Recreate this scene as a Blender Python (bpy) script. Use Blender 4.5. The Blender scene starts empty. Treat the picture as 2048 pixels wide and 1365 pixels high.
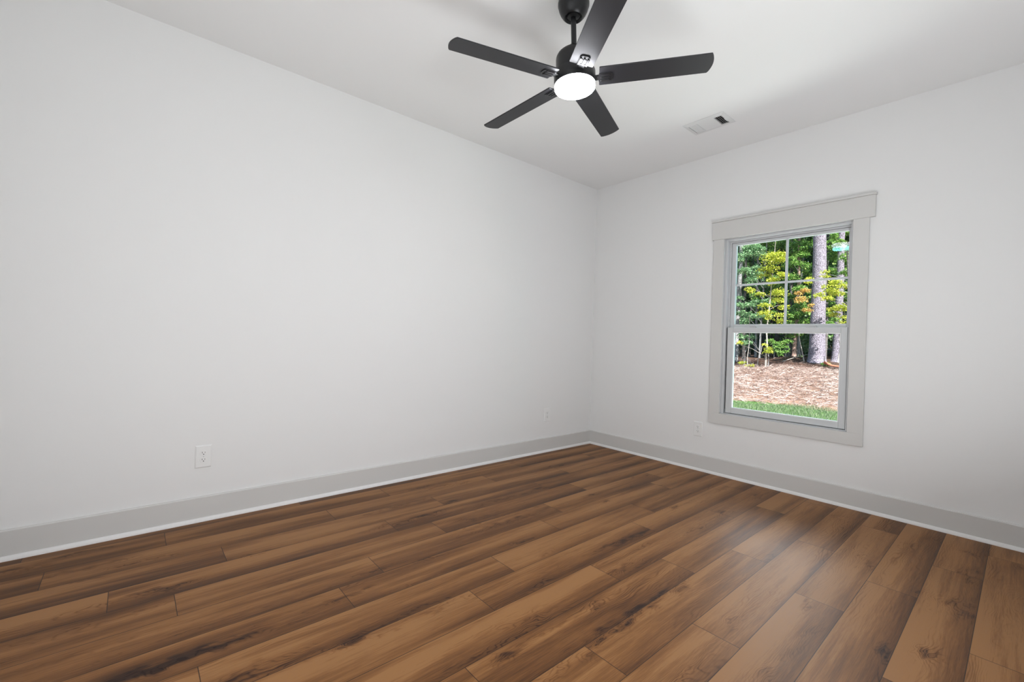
import bpy, math, random
import numpy as np
from mathutils import Vector, Matrix

random.seed(7)
rng = np.random.default_rng(11)
SC = bpy.context.scene
COL = SC.collection
PI = math.pi

# ------------------------------------------------------------------ camera
FPX = 884.77
cam_d = bpy.data.cameras.new('camera')
cam_d.sensor_fit = 'HORIZONTAL'
cam_d.sensor_width = 36.0
cam_d.lens = 36.0 * FPX / 2048.0
cam_d.clip_start = 0.02
cam_d.clip_end = 400
cam = bpy.data.objects.new('camera', cam_d)
COL.objects.link(cam)
yaw, pitch, roll = 0.860747615, -0.0030001776, 0.0302561381
fw = Vector((-math.sin(yaw) * math.cos(pitch), math.cos(yaw) * math.cos(pitch), math.sin(pitch)))
rt = Vector((math.cos(yaw), math.sin(yaw), 0))
up = rt.cross(fw)
r2 = rt * math.cos(roll) + up * math.sin(roll)
u2 = -rt * math.sin(roll) + up * math.cos(roll)
cam.matrix_world = Matrix(((r2.x, u2.x, -fw.x, 3.06482628), (r2.y, u2.y, -fw.y, -3.78446362),
                           (r2.z, u2.z, -fw.z, 1.09091846), (0, 0, 0, 1)))
SC.camera = cam

# ------------------------------------------------------------------ view, sky, sun, added fill lamps
SC.view_settings.view_transform = 'Standard'
SC.view_settings.look = 'None'
SC.view_settings.gamma = 1.0
SC.view_settings.use_curve_mapping = False
SC.view_settings.exposure = 0.06

world = bpy.data.worlds.new('sky')
SC.world = world
world.use_nodes = True
wn = world.node_tree
wn.nodes.clear()
wo = wn.nodes.new('ShaderNodeOutputWorld')
wb = wn.nodes.new('ShaderNodeBackground')
ws = wn.nodes.new('ShaderNodeTexSky')
ws.sky_type = 'NISHITA'
ws.sun_disc = False
ws.sun_elevation = math.radians(48)
ws.sun_rotation = math.radians(125)
wb.inputs['Strength'].default_value = 0.22
wn.links.new(ws.outputs[0], wb.inputs[0])
wn.links.new(wb.outputs[0], wo.inputs[0])


def lamp(name, kind, loc, direction, energy, color=(1, 1, 1), size=None, sizey=None, angle=None):
    d = bpy.data.lights.new(name, kind)
    d.energy = energy
    d.color = color
    if kind == 'AREA':
        d.shape = 'RECTANGLE'
        d.size = size
        d.size_y = sizey or size
    if kind == 'SUN' and angle:
        d.angle = angle
    o = bpy.data.objects.new(name, d)
    COL.objects.link(o)
    o.location = loc
    o.rotation_euler = Vector(direction).to_track_quat('-Z', 'Y').to_euler()
    return o


SUN_DIR = Vector((-0.81, 0.58, -1.05)).normalized()          # high sun from behind the house
lamp('sun', 'SUN', (10, -10, 20), SUN_DIR, 14.0, (1.0, 0.95, 0.88), angle=math.radians(0.6))
# area lamps added outside the window, standing in for sky and sunlit yard
lamp('sky_fill', 'AREA', (0.2, 5.2, 4.35), (0.12, -1.0, -0.45), 460, (0.88, 0.94, 1.0), 6.0, 2.2)
lamp('yard_fill', 'AREA', (1.8, 1.25, 0.05), (0, -0.35, 1.0), 112, (0.95, 0.98, 1.0), 3.0, 1.4)
# unseen fill lamps added along the solid walls beside and behind the camera
COOL = (0.925, 0.962, 1.0)
lamp('fill_strip', 'AREA', (3.14, -2.5, 0.4), (-0.6, 0.0, 1.0), 43, COOL, 2.4, 0.5)
lamp('rear_fill', 'AREA', (1.6, -4.42, 1.35), (-0.1, 1.0, 0.05), 18, COOL, 2.6, 2.0)
lamp('side_fill', 'AREA', (3.285, -3.4, 1.45), (-1.0, 0.15, 0.0), 6, COOL, 1.9, 1.5)

# ------------------------------------------------------------------ mesh helpers


class MB:
    def __init__(self):
        self.v = []
        self.f = []
        self.sm = []

    def add(self, vs, fs, smooth=False):
        o = len(self.v)
        self.v += [tuple(map(float, q)) for q in vs]
        self.f += [tuple(i + o for i in q) for q in fs]
        self.sm += [smooth] * len(fs)
        return self

    def box(self, x0, x1, y0, y1, z0, z1):
        vs = [(x, y, z) for z in (z0, z1) for y in (y0, y1) for x in (x0, x1)]
        return self.add(vs, [(0, 2, 3, 1), (4, 5, 7, 6), (0, 1, 5, 4), (2, 6, 7, 3), (0, 4, 6, 2), (1, 3, 7, 5)])

    def lathe(self, prof, n=48, c=(0, 0, 0), smooth=True):
        vs, fs = [], []
        for r, z in prof:
            for i in range(n):
                a = 2 * PI * i / n
                vs.append((c[0] + r * math.cos(a), c[1] + r * math.sin(a), c[2] + z))
        for k in range(len(prof) - 1):
            for i in range(n):
                j = (i + 1) % n
                fs.append((k * n + i, k * n + j, (k + 1) * n + j, (k + 1) * n + i))
        fs.append(tuple(range(n - 1, -1, -1)))
        m = (len(prof) - 1) * n
        fs.append(tuple(m + i for i in range(n)))
        return self.add(vs, fs, smooth)

    def tube(self, pts, rad, n=8, smooth=True, cap=True):
        pts = [Vector(q) for q in pts]
        rad = rad if isinstance(rad, (list, tuple)) else [rad] * len(pts)
        vs, fs = [], []
        for k, q in enumerate(pts):
            t = (pts[min(k + 1, len(pts) - 1)] - pts[max(k - 1, 0)]).normalized()
            a = t.cross(Vector((0.31, 0.95, 0.07))).normalized()
            b = t.cross(a)
            for i in range(n):
                w = 2 * PI * i / n
                vs.append(q + (a * math.cos(w) + b * math.sin(w)) * rad[k])
        for k in range(len(pts) - 1):
            for i in range(n):
                j = (i + 1) % n
                fs.append((k * n + i, k * n + j, (k + 1) * n + j, (k + 1) * n + i))
        if cap:
            fs.append(tuple(range(n)))
            m = (len(pts) - 1) * n
            fs.append(tuple(m + i for i in range(n - 1, -1, -1)))
        return self.add(vs, fs, smooth)

    def prism(self, poly, z0, z1, smooth=False):
        n = len(poly)
        vs = [(x, y, z0) for x, y in poly] + [(x, y, z1) for x, y in poly]
        fs = [tuple(range(n - 1, -1, -1)), tuple(range(n, 2 * n))]
        fs += [(i, (i + 1) % n, n + (i + 1) % n, n + i) for i in range(n)]
        return self.add(vs, fs, smooth)

    def xf(self, M):
        self.v = [tuple(M @ Vector(q)) for q in self.v]
        return self

    def build(self, name, m, parent=None, bevel=0.0, seg=2, auto=True):
        me = bpy.data.meshes.new(name)
        me.from_pydata(self.v, [], self.f)
        me.polygons.foreach_set('use_smooth', self.sm)
        me.update()
        if auto and any(self.sm):
            try:
                me.set_sharp_from_angle(angle=math.radians(40))
            except Exception:
                pass
        me.materials.append(m)
        o = bpy.data.objects.new(name, me)
        COL.objects.link(o)
        if parent:
            o.parent = parent
        if bevel:
            b = o.modifiers.new('bevel', 'BEVEL')
            b.width = bevel
            b.segments = seg
            b.limit_method = 'ANGLE'
            b.angle_limit = math.radians(40)
        return o


def tag(o, label=None, cat=None, group=None, kind=None):
    if label:
        o['label'] = label
    if cat:
        o['category'] = cat
    if group:
        o['group'] = group
    if kind:
        o['kind'] = kind
    return o


def empty(name, loc=(0, 0, 0), rz=0.0):
    o = bpy.data.objects.new(name, None)
    COL.objects.link(o)
    o.location = loc
    o.rotation_euler = (0, 0, rz)
    o.empty_display_size = 0.1
    return o


def kids(o):
    return [c for c in list(COL.objects) if c.parent == o]


def copy_tree(o, parent=None):
    c = o.copy()
    COL.objects.link(c)
    c.parent = parent
    for ch in kids(o):
        copy_tree(ch, c)
    return c


# ------------------------------------------------------------------ materials
def mat(name, color, rough=0.5, spec=0.5, metal=0.0):
    m = bpy.data.materials.new(name)
    m.use_nodes = True
    b = m.node_tree.nodes['Principled BSDF']
    b.inputs['Base Color'].default_value = (*color, 1)
    b.inputs['Roughness'].default_value = rough
    b.inputs['Specular IOR Level'].default_value = spec
    b.inputs['Metallic'].default_value = metal
    return m


class NT:
    """tiny node-tree writer"""

    def __init__(self, m):
        self.t = m.node_tree
        self.b = self.t.nodes.get('Principled BSDF')

    def n(self, kind, **kw):
        x = self.t.nodes.new(kind)
        for k, v in kw.items():
            if k.startswith('i_'):
                x.inputs[int(k[2:])].default_value = v
            else:
                setattr(x, k, v)
        return x

    def l(self, a, b):
        self.t.links.new(a, b)

    def math(self, op, a, b=0.0, c=None, clamp=False):
        x = self.n('ShaderNodeMath', operation=op, use_clamp=clamp)
        for i, q in enumerate((a, b, c)):
            if q is None:
                continue
            if isinstance(q, (int, float)):
                x.inputs[i].default_value = q
            else:
                self.l(q, x.inputs[i])
        return x.outputs[0]

    def noise(self, vec, scale=1.0, detail=2.0, rough=0.5, dist=0.0):
        x = self.n('ShaderNodeTexNoise')
        x.inputs['Scale'].default_value = scale
        x.inputs['Detail'].default_value = detail
        x.inputs['Roughness'].default_value = rough
        x.inputs['Distortion'].default_value = dist
        if vec is not None:
            self.l(vec, x.inputs['Vector'])
        return x.outputs['Fac']

    def ramp(self, fac, stops, interp='LINEAR'):
        x = self.n('ShaderNodeValToRGB')
        x.color_ramp.interpolation = interp
        e = x.color_ramp.elements
        while len(e) > 1:
            e.remove(e[-1])
        e[0].position = stops[0][0]
        e[0].color = (*stops[0][1], 1)
        for p, c in stops[1:]:
            q = e.new(p)
            q.color = (*c, 1)
        self.l(fac, x.inputs[0])
        return x.outputs[0]

    def mix(self, fac, a, b, mode='MIX'):
        x = self.n('ShaderNodeMix', data_type='RGBA', blend_type=mode)
        for s, q in ((x.inputs[0], fac), (x.inputs[6], a), (x.inputs[7], b)):
            if isinstance(q, (int, float)):
                s.default_value = q
            elif isinstance(q, tuple):
                s.default_value = (*q, 1)
            else:
                self.l(q, s)
        return x.outputs[2]

    def attr(self, name):
        return self.n('ShaderNodeAttribute', attribute_name=name)


def wall_paint(name, color, rough=0.7):
    m = mat(name, color, rough, 0.25)
    t = NT(m)
    co = t.n('ShaderNodeTexCoord')
    f = t.noise(co.outputs['Object'], 260.0, 2.0)
    bp = t.n('ShaderNodeBump')
    bp.inputs['Strength'].default_value = 0.04
    bp.inputs['Distance'].default_value = 0.002
    t.l(f, bp.inputs['Height'])
    t.l(bp.outputs[0], t.b.inputs['Normal'])
    return m


M_wall = wall_paint('wall_paint', (0.80, 0.798, 0.79))
M_ceil = wall_paint('ceiling_paint', (0.82, 0.818, 0.812), 0.85)
M_trim = mat('greige_trim_paint', (0.63, 0.622, 0.603), 0.4, 0.4)
M_shoe = mat('lit_shoe_trim', (0.80, 0.79, 0.78), 0.4, 0.4)  # trim colour lightened for the light its upturned quarter round catches
M_vinyl = mat('white_vinyl', (0.58, 0.59, 0.595), 0.35, 0.45)
M_plate = mat('white_plastic', (0.80, 0.80, 0.79), 0.3, 0.5)
M_slot = mat('dark_slot', (0.012, 0.012, 0.012), 0.6)
M_black = mat('satin_black_metal', (0.009, 0.009, 0.010), 0.34, 0.4)
M_blade = mat('charcoal_blade', (0.013, 0.013, 0.016), 0.46, 0.5)
M_ventw = mat('vent_white', (0.70, 0.70, 0.695), 0.45, 0.4)
M_duct = mat('duct_dark', (0.01, 0.01, 0.01), 0.8)

M_lens = bpy.data.materials.new('lit_lens')
M_lens.use_nodes = True
_t = NT(M_lens)
_t.b.inputs['Base Color'].default_value = (0.9, 0.9, 0.9, 1)
_t.b.inputs['Emission Color'].default_value = (0.94, 0.95, 1.0, 1)
_t.b.inputs['Emission Strength'].default_value = 72.0


def glass(name, tint, refl, amount):
    m = bpy.data.materials.new(name)
    m.use_nodes = True
    t = m.node_tree
    t.nodes.clear()
    o = t.nodes.new('ShaderNodeOutputMaterial')
    mx = t.nodes.new('ShaderNodeMixShader')
    tr = t.nodes.new('ShaderNodeBsdfTransparent')
    gl = t.nodes.new('ShaderNodeBsdfGlossy')
    lw = t.nodes.new('ShaderNodeFresnel')
    lw.inputs['IOR'].default_value = amount
    tr.inputs[0].default_value = (*tint, 1)
    gl.inputs[0].default_value = (*refl, 1)
    gl.inputs['Roughness'].default_value = 0.0
    t.links.new(lw.outputs[0], mx.inputs[0])
    t.links.new(tr.outputs[0], mx.inputs[1])
    t.links.new(gl.outputs[0], mx.inputs[2])
    t.links.new(mx.outputs[0], o.inputs[0])
    return m


M_glass = glass('clear_glass', (0.985, 0.99, 0.985), (0.95, 0.90, 1.0), 1.13)
M_glass2 = glass('coated_glass', (0.985, 0.99, 0.985), (0.25, 0.95, 0.92), 1.19)

# ------------------------------------------------------------------ floor
PITCH, X0, PL = 0.1795, 2.953, 1.205
ROOM_X, ROOM_Y, H = 3.30, -4.45, 2.74
JOINT = {0: -0.653, 1: -1.123, 2: -0.31, 3: -0.89, 4: -1.325, 5: -1.72, 6: -0.855, 7: -1.45, 8: -1.19, 9: -1.88,
         10: -1.675, 11: -1.22, 12: -1.425, 13: -1.01, 14: -1.645, 15: -1.22, 16: -1.74, -1: -1.45, -2: -0.4, 17: -0.7}
# dark knots and mineral streaks seen on individual boards: x, y, half length, half width, strength
KNOTS = [
    (1.528, -3.150, 0.050, 0.020, 0.90),
    (1.923, -2.786, 0.060, 0.020, 1.30),
    (1.487, -2.884, 0.100, 0.015, 0.80),
    (1.539, -2.778, 0.450, 0.030, 0.70),
    (1.167, -2.668, 0.080, 0.020, 1.00),
    (1.322, -2.805, 0.120, 0.012, 0.90),
    (1.911, -2.297, 0.050, 0.035, 1.00),
    (1.908, -2.644, 0.150, 0.020, 0.60),
    (1.642, -2.355, 0.050, 0.030, 0.80),
    (1.756, -2.838, 0.350, 0.030, 0.50),
    (1.810, -2.585, 0.100, 0.030, 0.70),
    (1.860, -2.885, 0.400, 0.025, 0.60),
    (2.072, -2.688, 0.400, 0.040, 0.80),
    (1.239, -3.087, 0.140, 0.018, 1.30),
    (0.729, -3.653, 0.090, 0.022, 1.30),
    (0.620, -3.309, 0.140, 0.025, 0.90),
    (1.526, -3.153, 0.050, 0.020, 1.00),
    (1.499, -3.266, 0.350, 0.025, 0.70),
    (1.453, -3.513, 0.120, 0.030, 0.90),
    (1.268, -3.687, 0.200, 0.020, 0.80),
    (1.264, -3.556, 0.200, 0.020, 0.70),
    (1.114, -2.871, 0.100, 0.015, 0.90),
    (1.109, -3.460, 0.500, 0.020, 0.60),
    (1.285, -3.351, 0.150, 0.020, 0.50),
    (0.629, -3.507, 0.300, 0.012, 0.50),
    (0.104, -3.942, 0.120, 0.020, 1.00),
    (0.444, -3.939, 0.100, 0.020, 1.00),
    (0.382, -3.717, 0.130, 0.020, 1.00),
    (0.321, -3.929, 0.250, 0.020, 0.80),
    (1.250, -3.796, 0.120, 0.030, 1.00),
    (1.239, -3.689, 0.250, 0.020, 0.70),
    (1.029, -3.722, 0.300, 0.020, 0.40),
    (0.844, -3.984, 0.500, 0.020, 0.50),
    (0.157, -4.157, 0.150, 0.030, 0.80),
    (0.715, -3.971, 0.300, 0.020, 0.60),
    (0.708, -3.762, 0.200, 0.015, 0.80),
    (0.926, -4.021, 0.300, 0.020, 0.50),
    (0.227, -2.184, 0.120, 0.020, 1.00),
    (0.686, -2.626, 0.200, 0.030, 0.90),
    (0.690, -2.380, 0.100, 0.015, 1.00),
    (0.750, -1.836, 0.220, 0.030, 0.80),
    (0.595, -2.146, 0.050, 0.020, 1.10),
    (1.069, -2.052, 0.250, 0.025, 0.90),
    (1.064, -1.257, 0.060, 0.025, 1.00),
    (0.978, -1.820, 0.300, 0.020, 0.60),
    (0.740, -1.465, 0.080, 0.030, 0.90),
    (0.779, -1.268, 0.070, 0.020, 0.90),
    (0.880, -2.248, 0.050, 0.025, 0.90),
    (0.923, -2.096, 0.120, 0.020, 0.80),
    (1.472, -2.146, 0.060, 0.020, 0.80),
    (0.452, -2.540, 0.250, 0.025, 0.70),
    (1.304, -2.164, 0.120, 0.020, 0.70),
    (0.315, -1.872, 0.070, 0.020, 0.80),
    (1.029, -2.248, 0.200, 0.020, 0.60),
    (0.315, -1.361, 0.120, 0.015, 0.80),
    (0.426, -0.888, 0.040, 0.020, 0.80),
    (0.956, -1.344, 0.080, 0.015, 0.70),
    (1.803, -1.202, 0.140, 0.030, 0.90),
    (1.548, -1.015, 0.050, 0.025, 1.10),
    (1.793, -0.839, 0.120, 0.030, 0.90),
    (1.804, -0.286, 0.120, 0.030, 0.80),
    (1.244, -0.654, 0.120, 0.015, 0.90),
    (1.201, -1.284, 0.040, 0.025, 1.00),
    (1.558, -0.871, 0.200, 0.012, 0.80),
    (1.625, -1.755, 0.200, 0.020, 0.80),
    (1.006, -0.677, 0.030, 0.015, 1.00),
    (1.612, -0.717, 0.120, 0.012, 0.70),
    (1.584, -0.368, 0.080, 0.020, 0.70),
    (1.651, -1.596, 0.200, 0.015, 0.80),
    (2.293, -0.293, 0.150, 0.050, 0.70),
    (1.755, -0.130, 0.100, 0.080, 0.50),
    (1.807, -1.982, 0.160, 0.025, 1.20),
    (2.083, -1.886, 0.080, 0.030, 0.70),
    (2.333, -1.945, 0.120, 0.030, 0.75),
    (2.372, -1.617, 0.120, 0.030, 0.60),
    (2.057, -2.246, 0.350, 0.025, 1.00),
    (2.522, -2.160, 0.060, 0.040, 0.80),
    (2.542, -1.779, 0.080, 0.030, 0.80),
    (2.537, -1.959, 0.080, 0.025, 0.70),
    (2.350, -2.349, 0.250, 0.025, 0.80),
    (2.078, -2.410, 0.200, 0.020, 0.70),
    (2.481, -1.587, 0.060, 0.020, 0.70),
    (2.854, -1.576, 0.050, 0.045, 1.30),
    (2.564, -0.924, 0.070, 0.050, 0.90),
    (2.892, -1.069, 0.090, 0.060, 0.90),
    (2.871, -0.283, 0.030, 0.040, 1.00),
    (3.069, -0.305, 0.030, 0.030, 1.10),
    (2.885, -0.652, 0.120, 0.050, 0.70),
    (2.487, -0.816, 0.100, 0.050, 0.70),
    (3.005, -1.281, 0.012, 0.010, 1.00),
    (2.770, -1.046, 0.030, 0.015, 0.90),
    (2.760, -1.695, 0.060, 0.030, 0.80),
    (2.641, -0.430, 0.080, 0.050, 0.60),
    (2.746, -0.206, 0.060, 0.050, 0.70),
    (3.031, -0.891, 0.300, 0.050, 0.40),
    (2.807, -1.179, 0.050, 0.020, 0.80)
]


def build_floor():
    V, F, plv, pev, kn = [], [], [], [], []
    K = np.array(KNOTS)
    rr = random.Random(3)
    for c in range(-2, 18):
        x1 = X0 - PITCH * c
        xa = x1 - PITCH
        j0 = JOINT[c]
        k = math.ceil((0.0 - j0) / PL)
        ytop = j0 + k * PL
        while ytop > ROOM_Y:
            ya, yb = ytop - PL, ytop
            rand = rr.random()
            uo = rr.random() * 40
            cy0, cy1 = max(ya, ROOM_Y), min(yb, 0.0)
            cx0, cx1 = max(xa, 0.0), min(x1, ROOM_X)
            ytop = ya
            if cy1 - cy0 < 1e-4 or cx1 - cx0 < 1e-4:
                continue
            ny = max(2, int((cy1 - cy0) / 0.02))
            nx = 14
            ys = np.linspace(cy0, cy1, ny + 1)
            xs = np.linspace(cx0, cx1, nx + 1)
            gx, gy = np.meshgrid(xs, ys)
            gx, gy = gx.ravel(), gy.ravel()
            o = len(V)
            V += list(zip(gx, gy, np.zeros_like(gx)))
            plv += [(y - ya + uo, x - xa + rand * 3, rand * 50) for x, y in zip(gx, gy)]
            pev += [(y - ya, x - xa, rand) for x, y in zip(gx, gy)]
            inside = K[(K[:, 0] > xa - 0.01) & (K[:, 0] < x1 + 0.01) & (K[:, 1] > ya - 0.05) & (K[:, 1] < yb + 0.05)]
            val = np.zeros_like(gx)
            for kx, ky, hl, hw, st in inside:
                wx = 0.35 * hw * np.sin(gy * 31 + kx * 40) + 0.25 * hw * np.sin(gy * 73 + ky * 55)
                wy = 0.3 * hl * np.sin(gx * 120 + kx * 17)
                g = np.exp(-(((gy - ky + wy) / (hl * 1.15)) ** 2 + ((gx - kx + wx) / hw) ** 2))
                g = g * (0.85 + 0.15 * np.sin(gx * 210 + 9 * np.sin(gy * 14 + kx * 9)))
                val = val + st * g
            kn += list(np.minimum(val, 1.6))
            w = nx + 1
            for a in range(ny):
                for b in range(nx):
                    F.append((o + a * w + b, o + a * w + b + 1, o + (a + 1) * w + b + 1, o + (a + 1) * w + b))
    me = bpy.data.meshes.new('floor')
    me.from_pydata(V, [], F)
    a = me.attributes.new('pl', 'FLOAT_VECTOR', 'POINT')
    a.data.foreach_set('vector', np.array(plv, 'f').ravel())
    a = me.attributes.new('pe', 'FLOAT_VECTOR', 'POINT')
    a.data.foreach_set('vector', np.array(pev, 'f').ravel())
    a = me.attributes.new('kn', 'FLOAT', 'POINT')
    a.data.foreach_set('value', np.array(kn, 'f'))
    me.update()
    me.materials.append(wood_material())
    o = bpy.data.objects.new('floor', me)
    COL.objects.link(o)
    return tag(o, kind='structure')


def wood_material():
    m = mat('brown_oak_plank', (0.2, 0.1, 0.05), 0.42, 0.2)
    t = NT(m)
    pl = t.attr('pl').outputs['Vector']
    pe = t.n('ShaderNodeSeparateXYZ')
    t.l(t.attr('pe').outputs['Vector'], pe.inputs[0])
    kn = t.attr('kn').outputs['Fac']

    def sc(x, y, z=1.0):
        v = t.n('ShaderNodeVectorMath', operation='MULTIPLY')
        t.l(pl, v.inputs[0])
        v.inputs[1].default_value = (x, y, z)
        return v.outputs[0]
    broad = t.noise(sc(0.75, 8.0), 1.0, 2.5, 0.5, 0.25)
    band = t.noise(sc(1.7, 22.0), 1.0, 4.0, 0.6, 0.5)
    streak = t.noise(sc(3.5, 120.0), 1.0, 4.0, 0.65, 0.2)
    pore = t.noise(sc(18.0, 620.0), 1.0, 2.0, 0.6)
    # cathedral grain lines, bent around knots
    sp = t.n('ShaderNodeSeparateXYZ')
    t.l(pl, sp.inputs[0])
    bend = t.noise(sc(2.4, 9.0), 1.0, 2.0, 0.5)
    ph = t.math('MULTIPLY_ADD', bend, 0.16, sp.outputs[1])
    ph = t.math('MULTIPLY_ADD', kn, 0.035, ph)
    ring = t.math('SINE', t.math('MULTIPLY', ph, 2 * PI * 95.0))
    ring = t.math('POWER', t.math('MULTIPLY_ADD', ring, 0.5, 0.5), 4.0)
    rm = t.math('MULTIPLY_ADD', t.noise(sc(1.3, 7.0), 1.0, 2.0), 3.4, -1.75, clamp=True)
    rm = t.math('ADD', rm, t.math('MULTIPLY', kn, 0.8), clamp=True)
    ring = t.math('MULTIPLY', ring, rm)
    tone = t.math('MULTIPLY_ADD', broad, 0.80, 0.02)
    tone = t.math('MULTIPLY_ADD', band, 0.30, tone)
    tone = t.math('MULTIPLY_ADD', streak, 0.26, tone)
    tone = t.math('MULTIPLY_ADD', pore, 0.20, tone)
    tone = t.math('MULTIPLY_ADD', pe.outputs[2], 0.10, tone)
    dk = t.math('MULTIPLY_ADD', t.math('SUBTRACT', band, 0.5), 1.9, t.math('MULTIPLY', kn, 0.66))
    dk = t.math('MULTIPLY_ADD', t.math('SUBTRACT', streak, 0.5), 1.1, dk)
    dk = t.math('MULTIPLY_ADD', dk, 1.5, -0.55, clamp=True)
    tone = t.math('MULTIPLY_ADD', dk, -0.34, tone)
    tone = t.math('MULTIPLY_ADD', ring, -0.16, tone)
    side = t.math('MULTIPLY_ADD', pe.outputs[1], 1.0 / PITCH, t.math('MULTIPLY', t.math('SUBTRACT', broad, 0.5), 1.6))
    side = t.math('MULTIPLY_ADD', side, 2.6, -1.25, clamp=True)
    tone = t.math('MULTIPLY_ADD', side, -0.15, t.math('ADD', tone, 0.025))
    tone = t.math('MULTIPLY_ADD', t.math('SUBTRACT', tone, 0.70), 1.30, 0.70)
    col = t.ramp(tone, [(0.38, (0.017, 0.0066, 0.0036)), (0.56, (0.048, 0.0188, 0.0080)), (0.72, (0.122, 0.0490, 0.0150)),
                        (0.88, (0.216, 0.094, 0.030)), (1.0, (0.30, 0.143, 0.052))])
    # joints between boards
    def edge(s, full, w):
        a = t.math('LESS_THAN', s, w)
        b = t.math('GREATER_THAN', s, full - w)
        return t.math('MAXIMUM', a, b)
    e = t.math('MAXIMUM', edge(pe.outputs[1], PITCH, 0.0013), edge(pe.outputs[0], PL, 0.0014))
    col = t.mix(t.math('MULTIPLY', e, 0.88), col, (0.02, 0.010, 0.007))
    t.l(col, t.b.inputs['Base Color'])
    rg = t.math('MULTIPLY_ADD', streak, 0.10, 0.39)
    rg = t.math('MULTIPLY_ADD', ring, 0.10, rg)
    t.l(rg, t.b.inputs['Roughness'])
    h = t.math('MULTIPLY_ADD', e, -1.0, t.math('MULTIPLY', streak, 0.35))
    h = t.math('MULTIPLY_ADD', ring, -0.3, h)
    h = t.math('MULTIPLY_ADD', pore, 0.25, h)
    bp = t.n('ShaderNodeBump')
    bp.inputs['Strength'].default_value = 0.22
    bp.inputs['Distance'].default_value = 0.0015
    t.l(h, bp.inputs['Height'])
    t.l(bp.outputs[0], t.b.inputs['Normal'])
    return m


build_floor()
sub = MB().box(-0.15, ROOM_X + 0.15, ROOM_Y - 0.15, 0.15, -0.14, -0.012)
tag(sub.build('subfloor_slab_1', mat('subfloor', (0.3, 0.25, 0.2), 0.8)), kind='structure')  # subfloor slab below the planks

# ------------------------------------------------------------------ shell
WX0, WX1, WZ0, WZ1 = 1.372, 2.274, 0.508, 2.006            # rough opening of the window
T = 0.15
tag(MB().box(-T, 0, ROOM_Y - T, T, -0.012, H).build('wall_left', M_wall), kind='structure')
w = MB()
w.box(0, WX0, 0, T, -0.012, H).box(WX1, ROOM_X, 0, T, -0.012, H)
w.box(WX0, WX1, 0, T, -0.012, WZ0).box(WX0, WX1, 0, T, WZ1, H)
tag(w.build('wall_back', M_wall), kind='structure')
tag(MB().box(ROOM_X, ROOM_X + T, ROOM_Y - T, T, -0.012, H).build('wall_right', M_wall), kind='structure')
tag(MB().box(0, ROOM_X, ROOM_Y - T, ROOM_Y, -0.012, H).build('wall_front', M_wall), kind='structure')
tag(MB().box(-T, ROOM_X + T, ROOM_Y - T, T, H, H + 0.15).build('ceiling', M_ceil), kind='structure')

BH, BT = 0.141, 0.015


def base_profile(mb, axis, a, b):
    pr = [(0, 0.0), (BT, 0.0), (BT, BH - 0.006), (BT - 0.006, BH), (0, BH)]
    n = len(pr)
    vs = []
    for s in (a, b):
        for d, z in pr:
            vs.append((d, s, z) if axis == 'y' else (s, -d, z))
    fs = [(i, (i + 1) % n, n + (i + 1) % n, n + i) for i in range(n)] + [tuple(range(n)), tuple(range(2 * n - 1, n - 1, -1))]
    mb.add(vs, fs)
    return mb


def shoe_profile(mb, axis, a, b):
    R_ = 0.0135
    pr = [(BT, 0.0)] + [(BT + R_ * math.cos(q), 0.021 * math.sin(q)) for q in np.linspace(0, PI / 2, 7)]
    n = len(pr)
    vs = []
    for s in (a, b):
        for d, z in pr:
            vs.append((d, s, z) if axis == 'y' else (s, -d, z))
    fs = [(i, (i + 1) % n, n + (i + 1) % n, n + i) for i in range(n)] + [tuple(range(n)), tuple(range(2 * n - 1, n - 1, -1))]
    mb.add(vs, fs)
    return mb


bl = tag(base_profile(MB(), 'y', ROOM_Y, 0).build('baseboard_left', M_trim), kind='structure')
shoe_profile(MB(), 'y', ROOM_Y, -BT).build('shoe_moulding', M_shoe, bl)
bb = tag(base_profile(MB(), 'x', BT, ROOM_X).build('baseboard_back', M_trim), kind='structure')
shoe_profile(MB(), 'x', BT, ROOM_X).build('shoe_moulding', M_shoe, bb)

# ------------------------------------------------------------------ window
win = tag(empty('window_1', (1.8225, 0, 0.52)), kind='structure')


def wpart(mb, name, m, parent=win, bevel=0.0, off=(1.8225, 0, 0.52)):
    mb.v = [(x - off[0], y - off[1], z - off[2]) for x, y, z in mb.v]
    return mb.build(name, m, parent, bevel)


CT = 0.018
wpart(MB().box(1.298, 1.384, -CT, 0, 0.52, 1.994), 'side_casing', M_trim, bevel=0.0015)
wpart(MB().box(2.264, 2.354, -CT, 0, 0.52, 1.994), 'side_casing', M_trim, bevel=0.0015)
wpart(MB().box(1.298, 2.354, -CT, 0, 0.435, 0.52), 'bottom_casing', M_trim, bevel=0.0015)
wpart(MB().box(1.284, 2.384, -CT - 0.003, 0, 1.994, 2.142), 'head_casing', M_trim, bevel=0.0015)
wpart(MB().box(1.279, 2.389, -CT - 0.012, 0, 2.142, 2.157), 'head_cap', M_trim, bevel=0.002)


def ring_frame(mb, x0, x1, z0, z1, wl, wr, wb_, wt, y0, y1):
    mb.box(x0, x0 + wl, y0, y1, z0, z1).box(x1 - wr, x1, y0, y1, z0, z1)
    mb.box(x0 + wl, x1 - wr, y0, y1, z0, z0 + wb_).box(x0 + wl, x1 - wr, y0, y1, z1 - wt, z1)
    return mb


fr = MB()
ring_frame(fr, WX0, WX1, WZ0, WZ1, 0.014, 0.012, 0.014, 0.014, 0.0, 0.125)       # jamb liner
ring_frame(fr, 1.386, 2.262, 0.522, 1.992, 0.020, 0.014, 0.004, 0.016, 0.014, 0.125)
ring_frame(fr, 1.406, 2.248, 0.526, 1.976, 0.010, 0.004, 0.004, 0.012, 0.058, 0.125)
wpart(fr, 'window_frame', M_vinyl, bevel=0.0015)

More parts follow.
